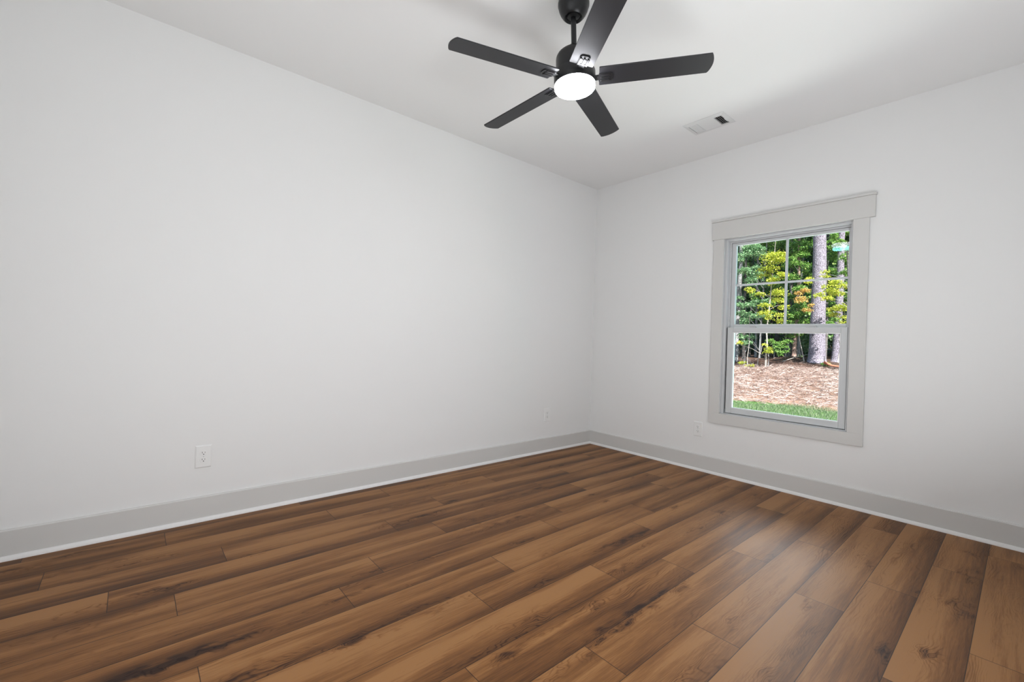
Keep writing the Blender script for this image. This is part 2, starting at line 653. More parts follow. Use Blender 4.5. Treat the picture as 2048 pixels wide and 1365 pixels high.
us = MB()
ring_frame(us, 1.417, 2.243, 1.238, 1.963, 0.031, 0.018, 0.039, 0.020, 0.070, 0.108)
us_o = wpart(us, 'upper_sash', M_vinyl, bevel=0.003)
mun = MB().box(1.8185, 1.8365, 0.087, 0.094, 1.277, 1.943)
mun.box(1.448, 1.8185, 0.087, 0.094, 1.5995, 1.6155).box(1.8365, 2.225, 0.087, 0.094, 1.5995, 1.6155)
wpart(mun, 'muntin_grid', M_vinyl, us_o)


def pane(x0, x1, z0, z1, y, tilt, m, parent, name):
    zc = (z0 + z1) / 2
    mb = MB().box(x0, x1, -0.0015, 0.0015, z0 - zc, z1 - zc)
    mb.xf(Matrix.Translation((0, y, zc)) @ Matrix.Rotation(tilt, 4, 'X'))
    return wpart(mb, name, m, parent)


pane(1.446, 2.227, 1.275, 1.945, 0.0835, math.radians(0.10), M_glass, us_o, 'glass_pane')
pane(1.446, 2.227, 1.275, 1.945, 0.1005, math.radians(-0.32), M_glass2, us_o, 'glass_pane')

ls = MB()
ring_frame(ls, 1.4155, 2.2435, 0.531, 1.249, 0.0455, 0.040, 0.043, 0.0385, 0.028, 0.062)
ls_o = wpart(ls, 'lower_sash', M_vinyl, bevel=0.003)
bead = MB()
ring_frame(bead, 1.461, 2.2035, 0.574, 1.2105, 0.006, 0.006, 0.006, 0.006, 0.034, 0.058)
wpart(bead, 'glazing_bead', M_plate, ls_o)
pane(1.462, 2.203, 0.575, 1.210, 0.040, math.radians(0.08), M_glass, ls_o, 'glass_pane')
pane(1.462, 2.203, 0.575, 1.210, 0.054, math.radians(-0.2), M_glass2, ls_o, 'glass_pane')
M_strip = mat('sash_gap_shade', (0.02, 0.02, 0.022), 0.8, 0.2)  # dark strips painted in for the shade in the sash gaps
for xa, xb in ((1.4105, 1.4153), (2.2437, 2.2478)):
    wpart(MB().box(xa, xb, 0.0335, 0.058, 0.562, 1.2485), 'gap_shade', M_strip)
for xx in (1.60, 2.02):
    lk = MB().box(xx - 0.034, xx + 0.034, 0.036, 0.058, 1.249, 1.257)
    lk.box(xx - 0.012, xx + 0.03, 0.030, 0.046, 1.257, 1.265)
    wpart(lk, 'sash_lock', M_vinyl, ls_o, bevel=0.002)

# ------------------------------------------------------------------ outlets


def make_outlet():
    """duplex outlet on a wall facing +x, origin at the plate centre on the wall"""
    root = empty('wall_outlet')
    pl_ = MB()
    w2, h2, d = 0.039, 0.0635, 0.006
    b = 0.005
    vs = [(0, -w2, -h2), (0, w2, -h2), (0, w2, h2), (0, -w2, h2),
          (d * 0.6, -w2, -h2), (d * 0.6, w2, -h2), (d * 0.6, w2, h2), (d * 0.6, -w2, h2),
          (d, -w2 + b, -h2 + b), (d, w2 - b, -h2 + b), (d, w2 - b, h2 - b), (d, -w2 + b, h2 - b)]
    fs = [(3, 2, 1, 0), (8, 9, 10, 11)]
    for o in (0, 4):
        fs += [(o + i, o + (i + 1) % 4, o + 4 + (i + 1) % 4, o + 4 + i) for i in range(4)]
    pl_.add(vs, fs)
    pl_.build('cover_plate', M_plate, root)
    for s in (1, -1):
        zc = s * 0.0195
        poly = []
        for i in range(28):
            a = 2 * PI * i / 28
            poly.append((0.0172 * math.cos(a), max(-0.0135, min(0.0135, 0.0172 * math.sin(a)))))
        rc = MB().prism(poly, d - 0.001, d + 0.0018)
        rc.v = [(z, x, y + zc) for x, y, z in rc.v]
        ro = rc.build('receptacle', M_plate, root, bevel=0.0005, seg=1)
        sl = MB()
        x1 = d + 0.0022
        sl.box(d, x1, -0.0075, -0.0053, zc - 0.0005, zc + 0.0085)
        sl.box(d, x1, 0.0055, 0.0073, zc + 0.0005, zc + 0.0075)
        g = [(0.0027 * math.cos(2 * PI * i / 12), 0.0027 * math.sin(2 * PI * i / 12) - 0.0062) for i in range(12)]
        gp = MB().prism(g, d, x1)
        sl.add([(z, x, y + zc) for x, y, z in gp.v], gp.f)
        sl.build('slots', M_slot, ro)
    scw = MB().prism([(0.003 * math.cos(2 * PI * i / 12), 0.003 * math.sin(2 * PI * i / 12)) for i in range(12)], d - 0.001, d + 0.001)
    scw.v = [(z, x, y) for x, y, z in scw.v]
    scw.build('screw', M_vinyl, root)
    return root


out1 = make_outlet()
out2 = copy_tree(out1)
out3 = copy_tree(out1)
out1.location = (0, -3.458, 0.368)
out2.location = (0, -0.667, 0.361)
out3.location = (1.203, 0, 0.358)
out3.rotation_euler = (0, 0, -PI / 2)
tag(out1, 'white duplex outlet alone on the long blank wall, the nearer of its two', 'outlet', 'white duplex wall outlets')
tag(out2, 'small white duplex outlet far along the blank wall, close to the room corner', 'outlet', 'white duplex wall outlets')
tag(out3, 'white duplex outlet below the window wall casing, beside its lower corner', 'outlet', 'white duplex wall outlets')

# ------------------------------------------------------------------ ceiling vent
vent = empty('ceiling_vent', (1.489, -0.568, H))
tag(vent, 'white three-section ceiling air register with dark open louvers at one end', 'vent')
X_, Y_ = 0.151, 0.104
vf = MB()
hx, hy = 0.122, 0.070
vs, fs = [], []
for (xx, yy, zz) in ((X_, Y_, 0.0), (X_, Y_, -0.003), (hx, hy, -0.009), (hx, hy, 0.0)):
    vs += [(-xx, -yy, zz), (xx, -yy, zz), (xx, yy, zz), (-xx, yy, zz)]
for o in (0, 4, 8):
    fs += [(o + i, o + 4 + i, o + 4 + (i + 1) % 4, o + (i + 1) % 4) for i in range(4)]
vf.add(vs, fs)
vf.build('frame', M_ventw, vent)
MB().box(-hx, hx, -hy, hy, -0.0015, -0.0005).build('dark_backing', M_duct, vent)  # black plate in place of the shaded duct depth; no hole behind


def louver(mb, x, lean, y0=-hy, y1=hy, wd=0.0125, th=0.0012):
    a = math.radians(lean)
    dx, dz = math.cos(a) * wd / 2, math.sin(a) * wd / 2
    zc = -0.0065
    mb.add([(x - dx, y0, zc - dz), (x + dx, y0, zc + dz), (x + dx, y1, zc + dz), (x - dx, y1, zc - dz),
            (x - dx, y0, zc - dz + th), (x + dx, y0, zc + dz + th), (x + dx, y1, zc + dz + th), (x - dx, y1, zc - dz + th)],
           [(3, 2, 1, 0), (4, 5, 6, 7), (0, 1, 5, 4), (1, 2, 6, 5), (2, 3, 7, 6), (3, 0, 4, 7)])


for k in range(5):
    mb = MB()
    louver(mb, -0.113 + k * 0.0125, 20, wd=0.0092)
    mb.build('louver', M_ventw, vent)
for k in range(4):
    mb = MB()
    louver(mb, 0.078 + k * 0.0125, -46, wd=0.010)
    mb.build('louver', M_ventw, vent)
mid = MB()
for k in range(8):
    yy = -hy + 0.009 + k * 0.0175
    mid.add([(-0.056, yy - 0.010, -0.0045), (0.068, yy - 0.010, -0.0045), (0.068, yy + 0.010, -0.0095), (-0.056, yy + 0.010, -0.0095),
             (-0.056, yy - 0.010, -0.0035), (0.068, yy - 0.010, -0.0035), (0.068, yy + 0.010, -0.0085), (-0.056, yy + 0.010, -0.0085)],
            [(3, 2, 1, 0), (4, 5, 6, 7), (0, 1, 5, 4), (1, 2, 6, 5), (2, 3, 7, 6), (3, 0, 4, 7)])
mid.box(-0.057, -0.055, -hy, hy, -0.0105, -0.001).box(0.067, 0.0695, -hy, hy, -0.0105, -0.001)
mid.build('centre_panel', M_ventw, vent)
MB().box(0.1225, 0.1245, -0.02, 0.03, -0.016, -0.006).build('damper_lever', M_ventw, vent)

# ------------------------------------------------------------------ ceiling fan
HUB = Vector((1.6483, -2.2263, 2.3218))
nrm = Vector((-0.0434, -0.0249, 1.0)).normalized()
RN = Vector((0, 0, 1)).rotation_difference(nrm).to_matrix().to_4x4()
ball = HUB + nrm * 0.318
fan = empty('ceiling_fan', (ball.x, ball.y, H))
tag(fan, 'black five-blade ceiling fan with a lit round light, hanging from the ceiling', 'ceiling fan')
FT = Matrix.Translation(HUB - Vector((ball.x, ball.y, H))) @ RN       # rotor frame inside the fan's frame

cz = 2.74
can = MB().lathe([(0.062, 0.0), (0.070, -0.001), (0.0715, -0.006), (0.0715, -0.045), (0.0735, -0.050), (0.0735, -0.064), (0.0715, -0.068),
                  (0.068, -0.083), (0.061, -0.099), (0.053, -0.111), (0.0455, -0.119), (0.0425, -0.121), (0.040, -0.119), (0.034, -0.108), (0.020, -0.104)], 56)
can.build('canopy', M_black, fan)
rod = MB().lathe([(0.0125, 0.135), (0.0125, 0.30), (0.028, 0.303), (0.033, 0.313), (0.031, 0.327), (0.02, 0.335)], 32)
rod.xf(FT).build('downrod', M_black, fan)
mot = MB().lathe([(0.020, 0.034), (0.0965, 0.034), (0.0970, 0.031), (0.0970, -0.020), (0.0955, -0.023), (0.05, -0.023)], 64)
mot.lathe([(0.06, 0.030), (0.0865, 0.031), (0.0865, 0.100), (0.0845, 0.111), (0.079, 0.121), (0.070, 0.129), (0.058, 0.134), (0.033, 0.136),
           (0.029, 0.139), (0.027, 0.158), (0.022, 0.166), (0.016, 0.168)], 64)
mot.xf(FT).build('motor_housing', M_black, fan)
ln = MB().lathe([(0.080, -0.0225), (0.0945, -0.0225), (0.0945, -0.036), (0.092, -0.0405), (0.085, -0.0435), (0.06, -0.0455), (0.03, -0.0465), (0.004, -0.0468)], 64)
ln.xf(FT).build('light_lens', M_lens, fan)

PITCHB, A0 = 0.177, -1.8255
for k in range(5):
    a = A0 - k * 2 * PI / 5
    BM = FT @ Matrix.Rotation(a, 4, 'Z') @ Matrix.Translation((0, 0, 0.002)) @ Matrix.Rotation(-PITCHB, 4, 'X')
    hw, ri, ro = 0.0548, 0.1135, 0.601
    yo = -0.004
    poly = [(ri + 0.003, -hw), (ro - 0.002, -hw)]
    for s in np.linspace(-1, 1, 13)[1:-1]:
        poly.append((ro + 0.014 * (1 - s * s) - 0.001, s * hw))
    poly += [(ro - 0.003, hw), (ri + 0.003, hw), (ri, hw - 0.003), (ri, -hw + 0.003)]
    bld = MB().prism([(x, y + yo) for x, y in poly], 0.0, 0.006)
    bo = bld.xf(BM).build('blade', M_blade, fan, bevel=0.0008, seg=1)
    bk = MB()
    pad = [(ri - 0.002, -0.024), (0.165, -0.024), (0.172, -0.021), (0.176, -0.013), (0.177, 0.0), (0.176, 0.013), (0.172, 0.021), (0.165, 0.024), (ri - 0.002, 0.024)]
    bk.prism(pad, -0.0035, 0.0)
    bk.box(0.088, 0.125, -0.013, 0.013, -0.005, 0.004)
    for yy in (-0.017, 0.0, 0.017):
        bk.prism([(0.122, yy - 0.0045), (0.160, yy - 0.0045), (0.165, yy), (0.160, yy + 0.0045), (0.122, yy + 0.0045), (0.118, yy)], -0.0075, -0.0035)
    for yy in (-0.0085, 0.0085):
        bk.prism([(0.155 + 0.003 * math.cos(q), yy + 0.003 * math.sin(q)) for q in np.linspace(0, 2 * PI, 9)[:-1]], -0.0055, -0.0035)
    bk.xf(BM).build('blade_bracket', M_black, bo, bevel=0.0007, seg=1)

# ------------------------------------------------------------------ outdoors


def gz(x, y):
    z = -0.12 + 0.064 * min(max(y - 4, 0), 12) + 0.02 * min(max(y - 16, 0), 40)
    z += 0.22 * math.exp(-((x + 2.2) / 1.1) ** 2 - ((y - 14.6) / 0.8) ** 2)
    z += 0.03 * math.sin(x * 1.7 + y * 0.9) * min(1, max(0, (y - 6) / 4))
    return z


def ground_material():
    m = mat('yard_soil', (0.2, 0.15, 0.1), 0.95, 0.1)
    t = NT(m)
    co = t.n('ShaderNodeTexCoord').outputs['Object']
    sp = t.n('ShaderNodeSeparateXYZ')
    t.l(co, sp.inputs[0])
    big = t.noise(co, 0.9, 3.0)
    fine = t.noise(co, 30.0, 4.0, 0.7)
    v = t.n('ShaderNodeVectorMath', operation='MULTIPLY')
    t.l(co, v.inputs[0])
    v.inputs[1].default_value = (26.0, 70.0, 10.0)
    fib = t.noise(v.outputs[0], 1.0, 4.0, 0.7, 1.5)
    straw = t.ramp(fib, [(0.3, (0.10, 0.055, 0.04)), (0.5, (0.30, 0.19, 0.14)), (0.68, (0.46, 0.34, 0.27))])
    grass = t.ramp(fine, [(0.3, (0.03, 0.075, 0.02)), (0.7, (0.11, 0.21, 0.06))])
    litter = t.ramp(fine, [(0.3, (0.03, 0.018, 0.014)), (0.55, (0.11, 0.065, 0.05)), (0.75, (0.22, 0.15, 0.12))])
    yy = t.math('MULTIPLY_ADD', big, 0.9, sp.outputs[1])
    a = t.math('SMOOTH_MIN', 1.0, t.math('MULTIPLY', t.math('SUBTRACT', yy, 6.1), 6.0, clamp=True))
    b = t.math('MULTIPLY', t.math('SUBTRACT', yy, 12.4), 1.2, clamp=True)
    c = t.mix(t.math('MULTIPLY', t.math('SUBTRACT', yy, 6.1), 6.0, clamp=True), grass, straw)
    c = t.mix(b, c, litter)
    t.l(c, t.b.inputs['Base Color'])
    return m


def build_ground():
    xs = np.concatenate([np.linspace(-40, -9, 25), np.linspace(-8.5, 6, 90), np.linspace(6.6, 30, 20)])
    ys = np.concatenate([np.linspace(-30, 0.1, 14), np.linspace(0.3, 20, 110), np.linspace(20.7, 60, 30)])
    V = [(x, y, gz(x, y) if y > 0.2 else -0.16) for y in ys for x in xs]
    n = len(xs)
    F = [(a * n + b, a * n + b + 1, (a + 1) * n + b + 1, (a + 1) * n + b) for a in range(len(ys) - 1) for b in range(n - 1)]
    mb = MB()
    mb.add(V, F, True)
    tag(mb.build('ground', ground_material(), auto=False), kind='structure')


build_ground()


def soup_mesh(name, quads, rnd, m, parent=None):
    """many small quads in one mesh; RND is one value per quad"""
    quads = np.asarray(quads, 'f')
    n = len(quads)
    me = bpy.data.meshes.new(name)
    me.vertices.add(n * 4)
    me.vertices.foreach_set('co', quads.reshape(-1))
    me.loops.add(n * 4)
    me.loops.foreach_set('vertex_index', np.arange(n * 4, dtype='i'))
    me.polygons.add(n)
    me.polygons.foreach_set('loop_start', np.arange(0, n * 4, 4, dtype='i'))
    me.update(calc_edges=True)
    a = me.attributes.new('rnd', 'FLOAT', 'FACE')
    a.data.foreach_set('value', np.asarray(rnd, 'f'))
    me.materials.append(m)
    o = bpy.data.objects.new(name, me)
    COL.objects.link(o)
    if parent:
        o.parent = parent
    return o


def leaf_material(name, stops, trans=0.35):
    m = bpy.data.materials.new(name)
    m.use_nodes = True
    t = NT(m)
    c = t.ramp(t.attr('rnd').outputs['Fac'], stops)
    t.l(c, t.b.inputs['Base Color'])
    t.b.inputs['Roughness'].default_value = 0.55
    t.b.inputs['Specular IOR Level'].default_value = 0.3
    tr = t.n('ShaderNodeBsdfTranslucent')
    t.l(c, tr.inputs[0])
    mx = t.n('ShaderNodeMixShader')
    mx.inputs[0].default_value = trans
    t.l(t.b.outputs[0], mx.inputs[1])
    t.l(tr.outputs[0], mx.inputs[2])
    out = [x for x in m.node_tree.nodes if x.type == 'OUTPUT_MATERIAL'][0]
    t.l(mx.outputs[0], out.inputs[0])
    return m


L_yel = leaf_material('yellow_green_leaf', [(0, (0.18, 0.30, 0.04)), (0.5, (0.53, 0.60, 0.07)), (1, (0.82, 0.80, 0.22))])
L_grn = leaf_material('mid_green_leaf', [(0, (0.06, 0.16, 0.03)), (0.5, (0.20, 0.40, 0.09)), (1, (0.50, 0.64, 0.24))])
L_blu = leaf_material('blue_green_leaf', [(0, (0.06, 0.15, 0.07)), (0.5, (0.21, 0.40, 0.20)), (1, (0.52, 0.66, 0.42))])
L_org = leaf_material('turning_leaf', [(0, (0.45, 0.24, 0.10)), (0.6, (0.68, 0.50, 0.17)), (1, (0.70, 0.66, 0.24))])
L_dark = leaf_material('forest_leaf', [(0, (0.04, 0.12, 0.035)), (0.6, (0.15, 0.33, 0.09)), (1, (0.42, 0.57, 0.2))])
M_grass = leaf_material('grass_blade', [(0, (0.05, 0.09, 0.045)), (0.5, (0.13, 0.20, 0.10)), (1, (0.34, 0.39, 0.27))], 0.25)
M_straw = leaf_material('pine_straw', [(0, (0.08, 0.05, 0.047)), (0.45, (0.33, 0.245, 0.22)), (1, (0.66, 0.57, 0.54))], 0.1)


def bark_material(name, dark, light, sx=26.0, sz=7.0):
    m = mat(name, light, 0.9, 0.15)
    t = NT(m)
    co = t.n('ShaderNodeTexCoord').outputs['Object']
    v = t.n('ShaderNodeVectorMath', operation='MULTIPLY')
    t.l(co, v.inputs[0])
    v.inputs[1].default_value = (sx, sx, sz)
    wv = t.n('ShaderNodeTexNoise')
    wv.inputs['Scale'].default_value = 0.9
    t.l(v.outputs[0], wv.inputs['Vector'])
    va = t.n('ShaderNodeVectorMath', operation='MULTIPLY_ADD')
    t.l(wv.outputs['Color'], va.inputs[0])
    va.inputs[1].default_value = (1.6, 1.6, 1.6)
    t.l(v.outputs[0], va.inputs[2])
    vo = t.n('ShaderNodeTexVoronoi', feature='DISTANCE_TO_EDGE')
    vo.inputs['Scale'].default_value = 1.0
    t.l(va.outputs[0], vo.inputs['Vector'])
    nf = t.noise(v.outputs[0], 1.7, 4.0, 0.65)
    f = t.math('MULTIPLY_ADD', nf, 0.85, t.math('MULTIPLY', vo.outputs['Distance'], 1.1))
    c = t.ramp(f, [(0.40, dark), (0.55, tuple(0.35 * a + 0.65 * b for a, b in zip(dark, light))), (0.80, light)])  # bark cracks, with shadow speckle painted into the darker stops
    t.l(c, t.b.inputs['Base Color'])
    bp = t.n('ShaderNodeBump')
    bp.inputs['Strength'].default_value = 0.8
    bp.inputs['Distance'].default_value = 0.02
    t.l(f, bp.inputs['Height'])
    t.l(bp.outputs[0], t.b.inputs['Normal'])
    return m


B_pine = bark_material('pine_bark', (0.06, 0.05, 0.06), (0.36, 0.335, 0.42), 34, 14)
B_grey = bark_material('grey_bark', (0.10, 0.10, 0.11), (0.36, 0.36, 0.38), 40, 9)
B_pale = bark_material('pale_bark', (0.22, 0.20, 0.19), (0.52, 0.49, 0.46), 50, 12)
B_pink = bark_material('pinkish_bark', (0.16, 0.10, 0.09), (0.46, 0.33, 0.29), 40, 9)
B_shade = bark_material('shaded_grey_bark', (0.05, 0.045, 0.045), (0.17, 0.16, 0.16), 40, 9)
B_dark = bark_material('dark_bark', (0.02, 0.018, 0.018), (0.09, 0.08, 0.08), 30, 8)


def leaves(blobs, size=0.085, dens=1.25, droop=0.5):
    dens = dens * 1.9
    """leaf quads for a list of (x, y, z, r); flat layered sprays"""
    Q, Rn = [], []
    for (bx, by, bz, r) in blobs:
        n = max(14, int(dens * PI * r * r / (0.30 * size * size)))
        nl = max(2, int(r / 0.10))
        lay = rng.uniform(-1, 1, nl)
        u = rng.normal(0, 1, (n, 3))
        u /= np.linalg.norm(u, axis=1)[:, None]
        p = u * (rng.uniform(0, 1, (n, 1)) ** 0.45)
        k = rng.integers(0, nl, n)
        p[:, 2] = 0.75 * lay[k] + 0.14 * rng.normal(0, 1, n) - 0.25 * (p[:, 0] ** 2 + p[:, 1] ** 2) + 0.1
        hh = np.sqrt(np.maximum(0.05, 1 - np.minimum(1, p[:, 2] ** 2)))
        p[:, 0] *= hh
        p[:, 1] *= hh
        c = np.array([bx, by, bz]) + p * r
        a = rng.uniform(0, 2 * PI, n)
        tilt = rng.normal(-0.35, droop, n)
        d = np.stack([np.cos(a) * np.cos(tilt), np.sin(a) * np.cos(tilt), np.sin(tilt)], 1)
        s = np.stack([-np.sin(a), np.cos(a), rng.normal(0, 0.45, n)], 1)
        s /= np.linalg.norm(s, axis=1)[:, None]
        L = size * rng.uniform(0.7, 1.3, (n, 1))
        Wd = L * 0.36
        Q.append(np.stack([c, c + d * L * 0.45 + s * Wd, c + d * L, c + d * L * 0.45 - s * Wd], 1))
        Rn.append(np.clip(rng.normal(0.5, 0.22, n), 0, 1))
    return np.concatenate(Q), np.concatenate(Rn)


def trunk_pts(base, top, n=7, wob=0.03):
    b, t_ = Vector(base), Vector(top)
    out = []
    for i in range(n):
        f = i / (n - 1)
        w = wob * math.sin(f * PI)
        out.append(b.lerp(t_, f) + Vector((random.uniform(-w, w), random.uniform(-w, w), 0)))
    return out


def tree(name, label, cat, base, top, r0, r1, bark, crown=None, leaf=None, group=None, size=0.085, dens=1.25, flare=1.0, branches=True, wob=0.03, pts=None):
    bz = gz(base[0], base[1])
    B = Vector((base[0], base[1], bz - 0.03))
    root = empty(name, B)
    tag(root, label, cat, group)
    P = [Vector(q) - B for q in (pts or trunk_pts(B, top, 9, wob))]
    n = len(P)
    rad = [r0 + (r1 - r0) * i / (n - 1) for i in range(n)]
    if flare > 1.0:
        P = [P[0], P[0].lerp(P[1], 0.12), P[0].lerp(P[1], 0.35)] + P[1:]
        rad = [r0 * flare, r0 * (1 + (flare - 1) * 0.45), r0 * 1.03] + rad[1:]
    mb = MB().tube(P, rad, 14 if r0 > 0.1 else 8)
    if crown and branches:
        zs = [q.z for q in P]
        for (x, y, z, r) in crown:
            e = Vector((x, y, z)) - B
            zz = max(zs[0] + 0.3, min(zs[-1], e.z - 0.35 * math.hypot(e.x, e.y)))
            i = max(0, min(len(P) - 2, next((k for k in range(len(P) - 1) if P[k + 1].z >= zz), len(P) - 2)))
            f = (zz - P[i].z) / max(1e-4, P[i + 1].z - P[i].z)
            s = P[i].lerp(P[i + 1], max(0, min(1, f)))
            md = s.lerp(e, 0.55) + Vector((0, 0, 0.05))
            rb = max(0.006, min(0.022, r0 * 0.25))
            mb.tube([s, md, e], [rb, rb * 0.7, rb * 0.35], 5)
    mb.build('trunk', bark, root, auto=False)
    if crown:
        q, rn = leaves([(x - B.x, y - B.y, z - B.z, r) for x, y, z, r in crown], size, dens)
        soup_mesh('foliage', q, rn, leaf, root)
    return root


def add_foliage(root, blobs, leaf, size=0.085, dens=1.25, label=None):
    B = root.location
    q, rn = leaves([(x - B.x, y - B.y, z - B.z, r) for x, y, z, r in blobs], size, dens)
    o = soup_mesh('foliage', q, rn, leaf, root)
    if label:
        o['label'] = label


pine = tree('pine_tree', 'large pine with plated grey bark, thickest trunk beyond the window', 'tree', (-1.64, 14.13), (-1.70, 14.25, 14.5), 0.232, 0.10, B_pine, flare=1.28, wob=0.05,
     crown=[(-1.7 + 1.6 * math.cos(i * 2.4), 14.2 + 1.6 * math.sin(i * 2.4), 9.5 + 0.42 * i, 0.8) for i in range(13)], leaf=L_dark, size=0.16, dens=0.8)
tree('pine_tree', 'second pale trunk close behind the large pine', 'tree', (-1.42, 15.5), (-1.25, 15.7, 12.0), 0.125, 0.06, B_pine, flare=1.35, wob=0.04,
     crown=[(-1.3 + 1.3 * math.cos(i * 2.1), 15.7 + 1.3 * math.sin(i * 2.1), 8.5 + 0.4 * i, 0.7) for i in range(9)], leaf=L_dark, size=0.16, dens=0.8)
tree('grey_trunk_tree', 'slim blue-grey trunk at the edge of the glass, farthest from the large pine', 'tree', (-4.36, 14.17), (-4.25, 14.3, 11.0), 0.088, 0.05, B_grey, wob=0.05,
     crown=[(-4.3 + 1.2 * math.cos(i * 2.1), 14.3 + 1.2 * math.sin(i * 2.1), 7.5 + 0.4 * i, 0.65) for i in range(9)], leaf=L_blu, size=0.093, dens=0.8)
tree('maple_sapling', 'yellow-green maple sapling with a thin pale stem, before the darker woods', 'tree', (-2.54, 12.14), None, 0.032, 0.010, B_pale, pts=[(-2.54, 12.14, 0.35), (-2.55, 12.13, 0.81), (-2.53, 12.15, 1.18), (-2.56, 12.15, 1.59), (-2.55, 12.24, 2.18), (-2.52, 12.28, 2.84), (-2.53, 12.42, 3.53), (-2.50, 12.46, 4.28), (-2.48, 12.48, 4.87)], crown=[(-2.43, 12.09, 3.97, 0.40), (-2.72, 12.22, 3.60, 0.25), (-2.18, 11.99, 4.05, 0.24), (-2.40, 12.59, 2.86, 0.33), (-2.50, 11.79, 2.31, 0.26), (-2.19, 12.27, 2.14, 0.26), (-2.76, 12.04, 2.87, 0.18), (-2.86, 11.48, 2.99, 0.18), (-2.43, 12.14, 3.32, 0.22), (-2.08, 11.97, 3.51, 0.20), (-2.54, 12.22, 2.01, 0.16), (-2.16, 12.43, 2.51, 0.20), (-3.01, 11.21, 1.15, 0.12)], leaf=L_yel, size=0.059, dens=0.95)
mr = tree('maple_sapling', 'bright yellow-green maple spreading its leaves across the large pine trunk', 'tree', (-0.35, 12.9), None, 0.035, 0.012, B_grey, pts=[(-0.35, 12.9, gz(-0.35, 12.9) - 0.03), (-0.37, 12.9, 1.2), (-0.42, 12.9, 2.0), (-0.55, 12.9, 3.0), (-0.6, 12.9, 4.2)], crown=[(-0.94, 12.67, 3.02, 0.28), (-0.71, 12.96, 2.57, 0.30), (-0.96, 13.15, 2.32, 0.25), (-0.82, 12.66, 3.24, 0.21), (-0.71, 13.24, 3.11, 0.23), (-1.16, 12.85, 3.48, 0.17), (-1.15, 12.36, 2.77, 0.17), (-0.97, 12.45, 2.61, 0.19), (-0.66, 13.01, 2.02, 0.19), (-0.90, 13.08, 2.82, 0.23), (-1.45, 12.35, 3.26, 0.17)], leaf=L_yel, size=0.056, dens=0.85)
add_foliage(mr, [(-1.49, 11.84, 2.59, 0.21), (-1.39, 12.04, 2.32, 0.17), (-1.66, 12.08, 2.90, 0.15), (-1.49, 12.14, 2.93, 0.17), (-1.30, 12.07, 2.49, 0.11)], L_org, 0.055, 0.8, 'orange tinged turning leaves')
tree('hardwood_sapling', 'blue-green leafy sapling beside the slim blue-grey trunk', 'tree', (-4.0, 15.6), None, 0.05, 0.015, B_grey, pts=[(-4.0, 15.6, gz(-4.0, 15.6) - 0.03), (-4.0, 15.6, 1.8), (-3.95, 15.6, 3.2), (-3.9, 15.6, 4.6), (-3.85, 15.6, 6.0)], crown=[(-3.93, 14.23, 4.68, 0.47), (-3.91, 13.59, 3.88, 0.30), (-3.81, 14.43, 3.98, 0.33), (-3.84, 13.02, 4.36, 0.20), (-3.80, 13.87, 3.62, 0.28), (-3.95, 13.34, 2.50, 0.23), (-3.85, 14.11, 2.13, 0.28), (-3.88, 13.10, 1.71, 0.20), (-3.75, 14.34, 4.82, 0.33), (-3.83, 13.73, 1.58, 0.21), (-4.18, 13.88, 2.89, 0.21), (-3.78, 13.70, 2.74, 0.21)], leaf=L_blu, size=0.068, dens=1.25)
tree('hardwood_sapling', 'mid green leafy sapling in the gap between the maple and the large pine', 'tree', (-2.9, 16.6), None, 0.055, 0.015, B_grey, pts=[(-2.9, 16.6, gz(-2.9, 16.6) - 0.03), (-2.95, 16.6, 1.8), (-2.95, 16.6, 3.2), (-2.85, 16.6, 4.8), (-2.85, 16.6, 6.4)], crown=[(-3.16, 16.56, 5.19, 0.40), (-2.98, 16.77, 4.39, 0.35), (-3.08, 16.10, 3.81, 0.36), (-2.89, 15.91, 2.60, 0.36), (-2.98, 15.36, 2.18, 0.28), (-2.84, 16.14, 4.69, 0.31), (-2.77, 16.28, 5.39, 0.29), (-2.93, 15.42, 4.40, 0.28), (-2.68, 15.71, 3.35, 0.28), (-3.32, 16.71, 3.08, 0.30), (-2.82, 16.66, 2.25, 0.29), (-2.90, 15.79, 1.91, 0.24), (-2.83, 16.25, 1.79, 0.22)], leaf=L_grn, size=0.068, dens=1.3)
tree('hardwood_sapling', 'leafy green sapling behind the large pine, near the pale second trunk', 'tree', (-0.95, 16.0), None, 0.05, 0.015, B_grey, pts=[(-0.95, 16.0, gz(-0.95, 16.0) - 0.03), (-0.95, 16.0, 1.8), (-0.95, 16.0, 3.2), (-0.9, 16.0, 4.8), (-0.9, 16.0, 6.4)], crown=[(-1.72, 15.88, 4.51, 0.32), (-1.38, 15.97, 4.76, 0.29), (-1.42, 15.97, 4.03, 0.31), (-1.73, 15.62, 4.94, 0.22), (-1.75, 16.54, 4.32, 0.30), (-1.33, 16.48, 4.46, 0.25), (-1.63, 16.20, 5.35, 0.27), (-1.32, 16.03, 5.31, 0.27), (-1.80, 16.00, 3.98, 0.23), (-1.24, 15.79, 1.81, 0.20), (-1.57, 15.29, 1.98, 0.18), (-1.62, 16.47, 1.84, 0.21), (-1.48, 15.35, 4.68, 0.26), (-1.71, 16.57, 5.18, 0.23), (-1.61, 16.46, 4.49, 0.21)], leaf=L_grn, size=0.062, dens=1.3)
